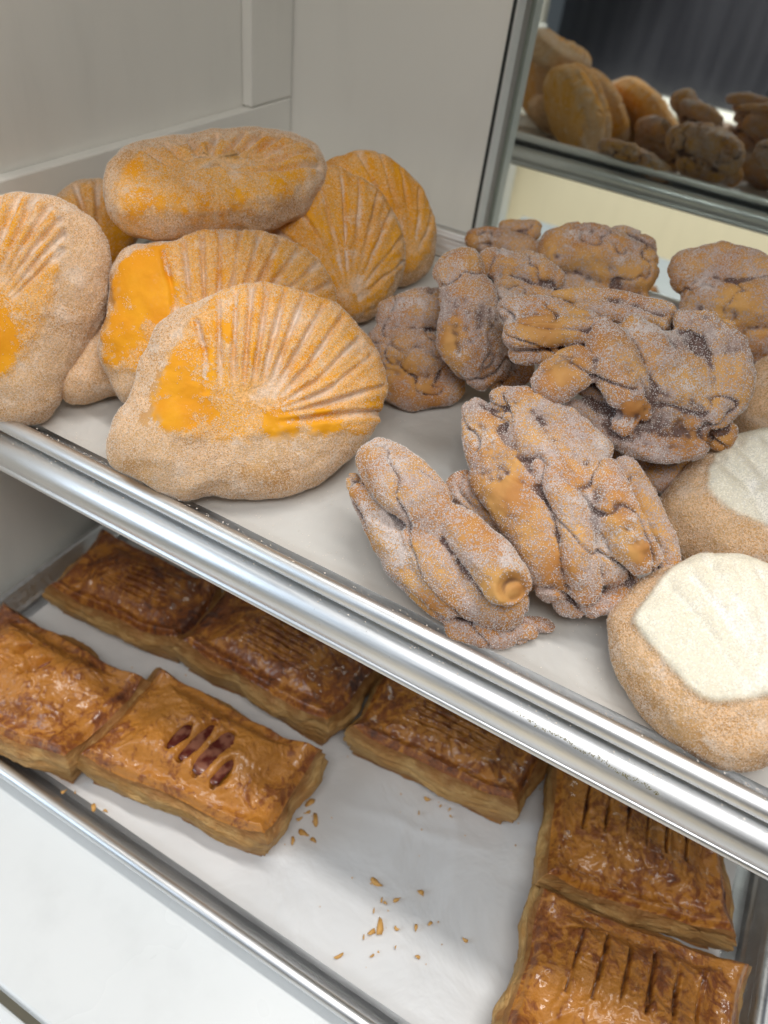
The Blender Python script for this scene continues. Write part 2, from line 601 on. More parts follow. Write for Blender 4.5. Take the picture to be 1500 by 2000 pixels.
def paper_sheet(x0, x1, y0, y1, zf, mat, label, amp=0.0012, seed=0):
    nx, ny = 240, 165
    X, Y = np.meshgrid(np.linspace(x0, x1, nx), np.linspace(y0, y1, ny))
    P = np.stack([X.ravel(), Y.ravel(), np.zeros(nx * ny)], 1)
    z = zf(P[:, 1]) + 0.0009 + np.abs(fbm(P * 9 + seed, 3)) * amp
    rc = np.random.default_rng(seed + 21)
    PW = P[:, :2] + 0.004 * fbm(P * 30 + seed, 2)[:, None]
    for _ in range(16):
        a_ = np.array([rc.uniform(x0, x1), rc.uniform(y0, y1)])
        g_ = rc.uniform(0, math.pi)
        b_ = a_ + np.array([math.cos(g_), math.sin(g_)]) * rc.uniform(0.05, 0.22)
        d_, t_ = seg_dist(PW, a_, b_)
        z = z + rc.uniform(0.0004, 0.0012) * np.exp(-(d_ / rc.uniform(0.003, 0.007)) ** 2) * np.sin(np.pi * np.clip(t_, 0.02, 0.98))
    ed = np.minimum(np.minimum(P[:, 0] - x0, x1 - P[:, 0]), np.minimum(P[:, 1] - y0, y1 - P[:, 1]))
    z += np.clip(0.006 - ed, 0, 1) * 0.25
    P[:, 2] = z
    Fc = [(j * nx + i, j * nx + i + 1, (j + 1) * nx + i + 1, (j + 1) * nx + i) for j in range(ny - 1) for i in range(nx - 1)]
    o = mesh_obj('parchment_paper', P, Fc, mat)
    tag(o, label, 'baking paper')
    return o


paper_sheet(UX0 + 0.003, UX1 - 0.003, UY0 + 0.002, UY1 - 0.004, z_up, M['paper_up'], 'sugar dusted parchment sheet lining the upper pan')
paper_sheet(LX0 + 0.012, LX1 - 0.012, LY0 + 0.003, LY1 - 0.01, lambda y: CAMZ - H_LOW + 0 * y, M['paper_low'], 'white parchment sheet with crumbs lining the lower pan', 0.0015, 5)


# ------------------------------------------------------------------ breads
def frame_of(n):
    n = unit(n)
    e1 = unit(np.cross(np.array([0, 0, 1.0]), n)) if abs(n[2]) < 0.99 else np.array([1.0, 0, 0])
    return e1, np.cross(n, e1), n


def facing(u, v, elev, turn=0.0):
    """normal turned towards the viewer's side, raised by elev degrees, swung by turn degrees."""
    r = ray(u, v)
    a = math.atan2(-r[1], -r[0]) + math.radians(turn)
    e = math.radians(elev)
    return np.array([math.cos(a) * math.cos(e), math.sin(a) * math.cos(e), math.sin(e)])


def settle(build, lift):
    """find the distance at which the shape just rests on the upper paper (plus lift)."""
    lo, hi = 0.2, 1.2
    for _ in range(18):
        d = (lo + hi) / 2
        V = build(d)
        gap = (V[:, 2] - z_up(V[:, 1]) - 0.0015).min() - lift
        if gap > 0:
            lo = d
        else:
            hi = d
    return (lo + hi) / 2


def scatter_grains(V, Fq, N, dens, size, mat, parent, origin, seed=0):
    """tiny sugar crystals sitting on the crust"""
    r = np.random.default_rng(seed)
    Fq = np.asarray(Fq)
    a = np.linalg.norm(np.cross(V[Fq[:, 2]] - V[Fq[:, 0]], V[Fq[:, 3 if Fq.shape[1] == 4 else 1]] - V[Fq[:, 1 if Fq.shape[1] == 4 else 0]]), axis=1) / 2
    cen = V[Fq].mean(1)
    fn = N[Fq].mean(1)
    vis = ((EYE - cen) * fn).sum(1) > -0.3 * np.linalg.norm(EYE - cen, axis=1)
    wgt = a * dens[Fq].mean(1) * np.where(vis, 1, 0.25)
    n = int(wgt.sum() * 1e6)
    if n < 10:
        return
    idx = r.choice(len(Fq), n, p=wgt / wgt.sum())
    bc = r.dirichlet(np.ones(Fq.shape[1]), n)
    P = (V[Fq[idx]] * bc[:, :, None]).sum(1)
    nn = fn[idx]
    T = np.array([[1, 1, 1], [1, -1, -1], [-1, 1, -1], [-1, -1, 1]], float) / 1.732
    Q = r.normal(size=(n, 3, 3))
    Q = np.linalg.qr(Q)[0]
    s = size * r.uniform(0.5, 1.15, n)
    W = np.einsum('ij,njk->nik', T, Q) * s[:, None, None] + (P + nn * (s * 0.35)[:, None])[:, None, :]
    W = W.reshape(-1, 3)
    b = np.arange(n)[:, None, None] * 4
    Fg = (b + np.array([[0, 1, 2], [0, 3, 1], [0, 2, 3], [1, 3, 2]])[None]).reshape(-1, 3)
    me = bpy.data.meshes.new('sugar_grains')
    me.vertices.add(len(W))
    me.vertices.foreach_set('co', (W - origin).ravel())
    me.loops.add(len(Fg) * 3)
    me.loops.foreach_set('vertex_index', Fg.ravel().astype(np.int32))
    me.polygons.add(len(Fg))
    me.polygons.foreach_set('loop_start', (np.arange(len(Fg)) * 3).astype(np.int32))
    me.update(calc_edges=True)
    me.materials.append(mat)
    o = bpy.data.objects.new('sugar_grains', me)
    link(o, parent)
    o['kind'] = 'stuff'
    return o


def shell_bread(name, label, group, cat, outline, cpx, n, th=(0.024, 0.018), dist=None, lift=0.0, topping=None, grooves=(), gw=0.0014, gd=0.0031,
                bare_spots=(), res=(70, 200), matA='dough', matB='yellow', grains=0.5, seed=0, expo=0.62, lumps=0.0025, raise_=0.0014, partB='sugar_topping', worn=0.0):
    e1, e2, nn = frame_of(n)

    def plane(px, d, up=0.0):
        c = EYE + ray(*cpx) * d
        out = []
        for u, v in px:
            r = ray(u, v)
            t = ((c + nn * up - EYE) @ nn) / (r @ nn)
            p = EYE + r * t - c
            out.append((p @ e1, p @ e2))
        return np.array(out), c
    nr, na = res
    OUT = catmull(outline, 10)

    def build(d, full=False):
        o2, c = plane(OUT, d)
        k = len(o2)
        ang = np.unwrap(np.arctan2(o2[:, 1], o2[:, 0]))
        rad = np.linalg.norm(o2, axis=1)
        th_ = np.linspace(0, 2 * np.pi, na, endpoint=False)
        if ang[-1] < ang[0]:
            ang, rad = ang[::-1], rad[::-1]
        order = np.argsort(ang % (2 * np.pi))
        aa = (ang % (2 * np.pi))[order]
        rr = rad[order]
        R = np.interp(th_, np.r_[aa[-1] - 2 * np.pi, aa, aa[0] + 2 * np.pi], np.r_[rr[-1], rr, rr[0]])
        ph = np.linspace(np.pi / 2, -np.pi / 2, nr + 2)[1:-1]
        rho = np.abs(np.cos(ph)) ** (expo + 0.08)
        hh = np.where(ph > 0, th[0], th[1]) * np.sign(np.sin(ph)) * np.abs(np.sin(ph)) ** (expo + 0.22)
        U = rho[:, None] * R[None] * np.cos(th_)[None]
        Vv = rho[:, None] * R[None] * np.sin(th_)[None]
        H = np.repeat(hh[:, None], na, 1)
        L = np.stack([U.ravel(), Vv.ravel(), H.ravel()], 1)
        L = np.concatenate([L, [[0, 0, th[0]], [0, 0, -th[1]]]])
        W = c + L[:, :1] * e1 + L[:, 1:2] * e2 + L[:, 2:] * nn
        return (W, L, c) if full else W
    if dist is None:
        dist = settle(build, lift)
    W, L, c = build(dist, True)
    Fq = []
    for k in range(nr - 1):
        a = k * na
        i = np.arange(na)
        j = (i + 1) % na
        Fq.append(np.stack([a + i, a + na + i, a + na + j, a + j], 1))
    Fq = np.concatenate(Fq)
    top_i, bot_i = nr * na, nr * na + 1
    i = np.arange(na)
    j = (i + 1) % na
    capT = np.stack([np.full(na, top_i), i, j, j], 1)
    b0 = (nr - 1) * na
    capB = np.stack([np.full(na, bot_i), b0 + j, b0 + i, b0 + i], 1)
    N = vnormals(W, Fq)
    N[top_i], N[bot_i] = nn, -nn
    up = sstep(-0.1, 0.45, N @ nn)
    uv = L[:, :2]
    Q = L * 1.0 + seed * 3.1
    D = lumps * fbm(Q * 22, 3) + 0.0006 * fbm(Q * 90, 3)
    mask = np.zeros(len(W))
    blend = np.zeros(len(W))
    dust = 0.32 * sstep(0.30, 0.65, fbm(L * 75 + seed * 2.3 + 20, 3))
    bare = np.zeros(len(W)) + worn * sstep(0.0, 0.5, fbm(Q * 28 + 9, 3))
    if topping is not None:
        tp, _ = plane(catmull(topping, 6), dist, th[0] * 0.8)
        sd0 = poly_sd(uv, tp)
        wht = matB == 'white'
        sd = sd0 + (0.0008 if wht else 0.0022) * fbm(Q * 110, 3)
        soft = 0.0018 if wht else 0.0032
        blend = sstep(-soft, soft, sd0 + (0.001 if wht else 0.0045) * fbm(Q * 170, 3))
        mask = sstep(-0.0004, 0.0004, sd) * (up > 0.02)
        D = D + raise_ * sstep(-0.0025, 0.0025, sd) * up
        if grooves:
            fc = np.mean([plane(g[:1], dist, th[0] * 0.8)[0][0] for g in grooves], axis=0)
            fd = uv - fc
            streak = fbm(np.stack([np.arctan2(fd[:, 1], fd[:, 0]) * 9, np.hypot(fd[:, 0], fd[:, 1]) * 45, np.full(len(W), seed * 3.3)], 1), 3)
            bare = bare + (0.0 if wht else 0.36) * sstep(0.08, 0.45, streak) * sstep(0.006, 0.02, np.hypot(fd[:, 0], fd[:, 1])) * (sd > 0)
        for g in grooves:
            gp, _ = plane(g, dist, th[0] * 0.8)
            wob = 0.0012 * fbm(Q * 40 + 5, 2)
            dd = np.full(len(W), 1e9)
            tt = np.zeros(len(W))
            ns = len(gp) - 1
            for s_ in range(ns):
                d_, t_ = seg_dist(uv, gp[s_], gp[s_ + 1])
                cl = d_ < dd
                tt = np.where(cl, (s_ + t_) / ns, tt)
                dd = np.minimum(dd, d_)
            dd = np.abs(dd + wob)
            prof = np.exp(-(dd / gw) ** 2)
            dep = gd * (0.35 + 0.65 * sstep(0.0, 0.4, tt)) * up
            D = D - prof * dep + 0.22 * gd * np.exp(-((dd - 2.4 * gw) / (1.4 * gw)) ** 2) * up * (0.3 + 0.7 * tt)
            bare = bare - 0.45 * prof
            dust = dust + 0.70 * prof * sstep(-0.15, 0.35, fbm(Q * 55 + 31, 2)) * up
    for (u, v, r_, k) in bare_spots:
        q, _ = plane([(u, v)], dist, th[0] * 0.8)
        rr_ = r_ * dist / F
        d_ = np.linalg.norm(uv - q[0], axis=1) + 0.55 * rr_ * fbm(Q * 60 + 3, 3) + 0.35 * rr_ * fbm(Q * 210 + 1, 3)
        bare = bare + k * sstep(1.05 * rr_, 0.75 * rr_, d_) * up
    W = W + N * D[:, None]
    N2 = vnormals(W, Fq)
    N2[top_i], N2[bot_i] = nn, -nn
    caps = np.concatenate([capT, capB])
    tri = [tuple(f[:3]) for f in caps]
    attrs = {'bare': bare, 'blend': blend, 'dust': np.clip(dust, 0, 1)}
    o, org = split_mesh_caps(name, W, Fq, tri, N2, mask, M[matA], M[matB], partB, attrs)
    if grains:
        dens = grains * np.clip(1.0 - 1.1 * np.clip(bare, 0, 1), 0, 1) * sstep(-0.45, 0.25, N2 @ nn) * (1 - (0.85 if matB == 'white' else 0.2) * mask)
        scatter_grains(W, Fq, N2, dens, 0.00038, M['grain'], o, org, seed)
    tag(o, label, cat, group)
    print(name, 'dist %.3f' % dist, 'c', np.round(c, 3), 'minz gap %.4f' % (W[:, 2] - z_up(W[:, 1])).min(), 'w %.3f' % (np.ptp(L[:, 0])), 'h %.3f' % np.ptp(L[:, 1]))
    return o


def split_mesh_caps(name, V, Fq, tri, N, mask, matA, matB, partB, attrs):
    Fall = [tuple(f) for f in Fq] + tri
    fm = np.concatenate([mask[Fq].mean(1) > 0.5, np.array([mask[list(f)].mean() > 0.5 for f in tri])])
    c = V.mean(0)
    org = np.array([c[0], c[1], V[:, 2].min()])

    def sub(sel):
        fs = [Fall[i] for i in np.nonzero(sel)[0]]
        used = np.unique(np.concatenate([np.array(f) for f in fs]))
        re = np.zeros(len(V), int)
        re[used] = np.arange(len(used))
        return V[used], [[re[i] for i in f] for f in fs], N[used], {k: a[used] for k, a in attrs.items()}
    a = sub(~fm)
    o = mesh_obj(name, a[0], a[1], matA, None, True, a[3], a[2], org)
    if fm.any():
        b = sub(fm)
        b[3]['blend'] = 1 - b[3]['blend']
        mesh_obj(partB, b[0], b[1], matB, o, True, b[3], b[2], org)
    return o, org


GC = 'yellow shell breads piled on the upper pan'
# front shell bread
shell_bread('shell_bread', 'large yellow fan grooved shell bread lying frontmost by the pan rim', GC, 'bread',
            [(207, 885), (222, 830), (250, 775), (265, 735), (285, 680), (305, 640), (340, 612), (375, 594), (410, 578), (455, 568), (510, 562), (560, 570), (610, 583), (650, 600),
             (690, 635), (725, 672), (745, 715), (748, 760), (738, 800), (722, 845), (700, 880), (660, 915), (615, 945), (570, 965), (510, 975), (450, 975), (400, 972), (360, 978), (320, 965), (270, 940), (225, 915)],
            (480, 780), facing(480, 780, 42), (0.026, 0.018),
            topping=[(374, 626), (345, 670), (318, 735), (303, 785), (310, 830), (350, 850), (440, 864), (520, 852), (600, 845), (680, 846), (728, 838), (760, 780), (765, 715), (740, 650), (670, 580), (600, 555), (520, 540), (440, 550), (402, 585)],
            grooves=[[(402, 768), (402, 690), (385, 628)], [(432, 775), (430, 690), (428, 585)], [(458, 778), (458, 690), (462, 570)], [(476, 782), (482, 690), (492, 560)], [(492, 785), (504, 690), (524, 560)], [(505, 788), (527, 690), (558, 565)],
                     [(515, 793), (552, 690), (595, 575)], [(523, 797), (572, 705), (632, 595)], [(530, 800), (600, 720), (668, 620)], [(533, 804), (620, 745), (702, 660)], [(535, 808), (635, 768), (728, 692)], [(537, 814), (640, 790), (748, 750)], [(545, 826), (640, 815), (746, 800)]],
            bare_spots=[(350, 790, 55, 0.75), (375, 700, 34, 0.45), (330, 800, 30, 0.6), (545, 835, 30, 0.8), (635, 828, 30, 0.7), (432, 650, 22, 0.55), (560, 800, 22, 0.45), (735, 790, 26, 0.5), (520, 915, 40, 0.45), (260, 930, 35, 0.4), (500, 700, 22, 0.3), (680, 860, 25, 0.2)],
            res=(150, 420), grains=1.0, seed=1)
shell_bread('shell_bread', 'yellow shell bread with wide bare orange patch, leaning just behind the frontmost one', GC, 'bread',
            [(195, 690), (200, 655), (213, 620), (216, 570), (225, 520), (250, 488), (290, 475), (340, 467), (400, 458), (460, 456), (520, 463), (580, 485), (625, 520), (650, 570), (655, 640), (640, 720), (590, 780), (500, 810), (400, 815), (300, 800), (240, 785), (213, 745)],
            (400, 640), facing(400, 640, 38), (0.026, 0.016),
            topping=[(205, 715), (198, 660), (222, 600), (225, 520), (255, 488), (310, 470), (400, 440), (460, 440), (530, 450), (600, 480), (645, 525), (670, 580), (660, 650), (500, 730), (350, 735), (260, 725)],
            grooves=[[(350, 660), (342, 590), (318, 492)], [(375, 640), (370, 570), (358, 468)], [(402, 640), (399, 560), (395, 455)], [(425, 640), (428, 560), (432, 450)], [(445, 640), (455, 560), (470, 450)], [(462, 640), (480, 560), (508, 455)], [(478, 640), (505, 560), (548, 465)], [(490, 645), (525, 570), (585, 485)], [(500, 650), (545, 585), (620, 515)], [(505, 655), (560, 605), (645, 550)]],
            bare_spots=[(270, 580, 60, 0.72), (290, 520, 42, 0.72), (230, 650, 42, 0.55), (430, 540, 24, 0.4), (300, 600, 40, 0.5)], res=(110, 320), grains=0.9, seed=2, worn=0.15)
shell_bread('shell_bread', 'shell bread standing at the far left edge, heavily sugared along its thick side', GC, 'bread',
            [(220, 560), (217, 500), (200, 450), (165, 415), (120, 393), (60, 382), (0, 386), (-80, 400), (-150, 450), (-190, 540), (-190, 650), (-150, 760), (-80, 820), (0, 830), (50, 835), (85, 825), (115, 790), (135, 745), (160, 700), (190, 650), (210, 610)],
            (20, 610), facing(20, 610, 30, -16), (0.030, 0.018),
            topping=[(75, 392), (105, 420), (118, 470), (112, 540), (95, 600), (70, 660), (35, 710), (0, 740), (-100, 770), (-190, 700), (-200, 560), (-160, 440), (-80, 390), (0, 375)],
            grooves=[[(5, 560), (55, 470), (92, 400)], [(0, 550), (35, 460), (62, 380)], [(-10, 545), (10, 450), (30, 375)], [(15, 565), (75, 480), (118, 425)], [(25, 575), (80, 510), (125, 455)], [(30, 585), (85, 530), (120, 490)], [(-25, 545), (-15, 450), (-10, 375)], [(-40, 550), (-50, 450), (-60, 385)]],
            bare_spots=[(10, 690, 40, 0.8), (0, 640, 45, 0.5), (95, 495, 18, 0.4), (10, 600, 30, 0.25)], res=(120, 340), grains=1.0, seed=3)
shell_bread('shell_bread', 'plump shell bread lying flat on top of the yellow pile', GC, 'bread',
            [(199, 372), (216, 335), (260, 308), (330, 292), (420, 282), (500, 277), (570, 281), (615, 300), (637, 335), (630, 375), (590, 408), (530, 430), (450, 436), (370, 446), (300, 448), (240, 435), (208, 408)],
            (420, 362), facing(420, 362, 73, 10), (0.020, 0.017), dist=0.52,
            topping=[(225, 372), (240, 330), (300, 302), (400, 288), (500, 276), (580, 282), (612, 305), (610, 340), (560, 372), (480, 392), (400, 400), (300, 402), (245, 396)],
            grooves=[[(420, 335), (450, 300), (478, 268)], [(428, 335), (480, 298), (515, 268)], [(435, 338), (510, 302), (552, 272)], [(440, 341), (530, 310), (585, 282)], [(445, 344), (550, 322), (608, 300)], [(450, 350), (560, 338), (622, 322)], [(412, 333), (412, 300), (425, 275)], [(400, 335), (385, 305), (375, 285)], [(385, 338), (350, 312), (325, 292)], [(370, 342), (320, 325), (285, 305)]],
            bare_spots=[(270, 392, 26, 0.5), (340, 402, 26, 0.45), (400, 400, 24, 0.4), (470, 396, 30, 0.5), (550, 376, 30, 0.5), (570, 345, 30, 0.35), (250, 325, 30, 0.4), (520, 285, 30, 0.4)], res=(100, 300), grains=0.8, seed=4, gd=0.0042, gw=0.0017, expo=0.42)
shell_bread('shell_bread', 'shell bread tucked behind the far left one, under the topmost bread', GC, 'bread',
            [(108, 385), (150, 360), (200, 350), (255, 380), (275, 440), (262, 490), (235, 530), (190, 560), (120, 520), (85, 440)],
            (180, 450), facing(180, 450, 25), (0.022, 0.016), dist=0.585,
            topping=[(118, 395), (155, 368), (200, 360), (250, 390), (265, 440), (250, 490), (220, 520), (150, 500), (105, 440)], grooves=[[(185, 480), (150, 370)], [(195, 480), (190, 355)], [(175, 485), (120, 400)]],
            bare_spots=[(225, 480, 50, 0.5)], res=(60, 180), grains=0.3, seed=5)
shell_bread('shell_bread', 'sugared shell bread lying low between the far left one and the bare patched one', GC, 'bread',
            [(105, 690), (135, 620), (200, 590), (290, 600), (330, 660), (320, 730), (260, 765), (200, 772), (150, 787), (115, 770)],
            (215, 690), facing(215, 690, 55), (0.022, 0.018), res=(70, 200), grains=0.8, seed=6)
shell_bread('shell_bread', 'smooth golden shell bread leaning right of the topmost bread', GC, 'bread',
            [(785, 520), (782, 470), (765, 420), (735, 375), (690, 343), (640, 328), (590, 350), (540, 420), (520, 500), (540, 580), (600, 620), (680, 633), (740, 612), (773, 570)],
            (660, 490), facing(660, 490, 30, 12), (0.026, 0.018),
            topping=[(778, 530), (790, 470), (770, 415), (738, 365), (690, 330), (640, 315), (580, 345), (530, 420), (510, 500), (535, 580), (600, 605), (680, 612), (740, 590)],
            grooves=[[(668, 570), (625, 480), (580, 400)], [(672, 565), (648, 460), (625, 365)], [(678, 562), (672, 460), (668, 345)], [(684, 562), (695, 460), (705, 350)], [(690, 565), (715, 470), (740, 375)], [(694, 568), (730, 490), (765, 415)], [(698, 574), (738, 520), (785, 465)], [(700, 582), (740, 550), (790, 510)], [(660, 576), (605, 510), (545, 450)]],
            bare_spots=[(650, 500, 160, 0.30)], res=(100, 280), grains=0.35, seed=7, gw=0.0012, gd=0.0022)
shell_bread('shell_bread', 'golden shell bread farthest back, against the cabinet back panel', GC, 'bread',
            [(850, 470), (845, 420), (822, 370), (785, 332), (740, 307), (690, 299), (640, 315), (610, 360), (600, 430), (630, 520), (720, 560), (800, 555), (840, 520)],
            (735, 430), facing(735, 430, 24, 12), (0.026, 0.018),
            topping=[(840, 480), (855, 420), (828, 360), (790, 320), (740, 296), (690, 288), (630, 308), (600, 360), (590, 430), (620, 510), (720, 540), (800, 530)],
            grooves=[[(785, 500), (720, 400), (660, 310)], [(790, 495), (745, 400), (705, 300)], [(795, 490), (770, 400), (745, 305)], [(800, 490), (795, 410), (785, 330)], [(805, 492), (815, 430), (822, 370)], [(808, 495), (830, 460), (848, 415)]],
            bare_spots=[(735, 430, 160, 0.30)], res=(70, 200), grains=0.2, seed=8, gw=0.0012, gd=0.0022)

GW = 'white topped shell breads at the right of the upper pan'
shell_bread('shell_bread', 'white topped sugared shell bread at the front right corner', GW, 'bread',
            [(1185, 1240), (1195, 1195), (1230, 1160), (1290, 1125), (1360, 1108), (1440, 1110), (1520, 1140), (1580, 1200), (1605, 1290), (1595, 1390), (1550, 1465), (1480, 1508), (1400, 1503), (1320, 1460), (1250, 1400), (1205, 1330)],
            (1390, 1300), facing(1390, 1300, 60), (0.030, 0.014),
            topping=[(1240, 1215), (1258, 1172), (1300, 1125), (1350, 1085), (1420, 1055), (1520, 1065), (1600, 1150), (1600, 1290), (1525, 1350), (1440, 1372), (1368, 1366), (1318, 1318), (1272, 1264)],
            grooves=[[(1480, 1330), (1420, 1220), (1350, 1130)], [(1500, 1320), (1450, 1210), (1390, 1115)], [(1520, 1310), (1485, 1210), (1435, 1115)], [(1450, 1345), (1380, 1240), (1310, 1150)], [(1540, 1300), (1510, 1200), (1480, 1120)]],
            bare_spots=[(1345, 1440, 40, 0.4), (1250, 1340, 50, 0.25)], res=(120, 340), matA='dough_w', matB='white', grains=0.45, seed=11, gw=0.0026, gd=0.0013, raise_=0.0024)
shell_bread('shell_bread', 'white topped shell bread in shade behind the front right one', GW, 'bread',
            [(1262, 1010), (1290, 965), (1350, 905), (1420, 868), (1500, 856), (1600, 890), (1650, 990), (1610, 1110), (1510, 1140), (1400, 1120), (1320, 1090), (1275, 1050)],
            (1450, 1000), facing(1450, 1000, 55), (0.030, 0.016),
            topping=[(1385, 965), (1390, 905), (1420, 850), (1500, 810), (1620, 850), (1680, 980), (1600, 1050), (1500, 1032), (1430, 1005)],
            grooves=[[(1500, 1030), (1460, 960), (1405, 900)], [(1530, 1020), (1500, 940), (1440, 870)], [(1560, 1010), (1540, 930), (1500, 860)]],
            res=(90, 240), matA='dough_w', matB='white', grains=0.6, seed=12, gw=0.003, gd=0.0022, lift=0.004)
shell_bread('shell_bread', 'plain pale bread at the right edge, behind the rumpled topmost twist', GW, 'bread',
            [(1428, 805), (1442, 755), (1480, 718), (1550, 700), (1630, 750), (1640, 830), (1580, 880), (1490, 875), (1440, 850)],
            (1530, 795), facing(1530, 795, 55), (0.032, 0.02), res=(60, 160), matA='dough_w', grains=0.3, seed=13)

# ------------------------------------------------------------------ cinnamon twists
GT = 'cinnamon sugar twists piled on the upper pan'


def tube(points, flat, nrm, seg=20, wob=0.0):
    """points: (x,y,z,r) world; hemispherical ends; flattened along nrm."""
    P = np.array([p[:3] for p in points])
    R = np.array([p[3] for p in points])
    if len(P) == 1:
        P = np.array([P[0], P[0] + np.array([0.001, 0, 0])])
        R = np.array([R[0], R[0]])
    # resample smoothly
    n = max(6, int(np.linalg.norm(np.diff(P, axis=0), axis=1).sum() / 0.006))
    k = len(P)
    T = np.linspace(0, k - 1, n)
    Ps, Rs = [], []
    for t in T:
        i = min(int(t), k - 2)
        f = t - i
        p0, p1, p2, p3 = P[max(i - 1, 0)], P[i], P[i + 1], P[min(i + 2, k - 1)]
        Ps.append(0.5 * (2 * p1 + (p2 - p0) * f + (2 * p0 - 5 * p1 + 4 * p2 - p3) * f * f + (3 * p1 - p0 - 3 * p2 + p3) * f ** 3))
        Rs.append(R[i] * (1 - f) + R[i + 1] * f)
    Ps, Rs = np.array(Ps), np.array(Rs)
    d0, d1 = unit(Ps[0] - Ps[1]), unit(Ps[-1] - Ps[-2])
    C, RR = [], []
    for a in (80, 60, 40, 20):
        C.append(Ps[0] + d0 * Rs[0] * 0.85 * math.sin(math.radians(a)))
        RR.append(Rs[0] * math.cos(math.radians(a)))
    C += list(Ps)
    RR += list(Rs)
    for a in (20, 40, 60, 80):
        C.append(Ps[-1] + d1 * Rs[-1] * 0.85 * math.sin(math.radians(a)))
        RR.append(Rs[-1] * math.cos(math.radians(a)))
    C, RR = np.array(C), np.array(RR)
    V, Fc = [], []
    for i in range(len(C)):
        d = unit(C[min(i + 1, len(C) - 1)] - C[max(i - 1, 0)])
        a = nrm - d * (nrm @ d)
        a = unit(a) if np.linalg.norm(a) > 1e-3 else unit(np.cross(d, [0.3, 0.5, 0.8]))
        b = np.cross(d, a)
        for s in range(seg):
            q = 2 * math.pi * s / seg
            V.append(C[i] + RR[i] * (a * math.cos(q) * flat + b * math.sin(q)))
    V = np.array(V)
    if wob:
        core = np.repeat(C, seg, 0)
        k_ = 1 + wob * fbm(V * 48 + float(C[0].sum()) * 31, 2)
        V = core + (V - core) * np.clip(k_, 0.6, 1.4)[:, None]
    V = list(V)
    for i in range(len(C) - 1):
        for s in range(seg):
            s2 = (s + 1) % seg
            Fc.append((i * seg + s, i * seg + s2, (i + 1) * seg + s2, (i + 1) * seg + s))
    Fc.append(tuple(range(seg - 1, -1, -1)))
    Fc.append(tuple((len(C) - 1) * seg + s for s in range(seg)))
    return V, Fc


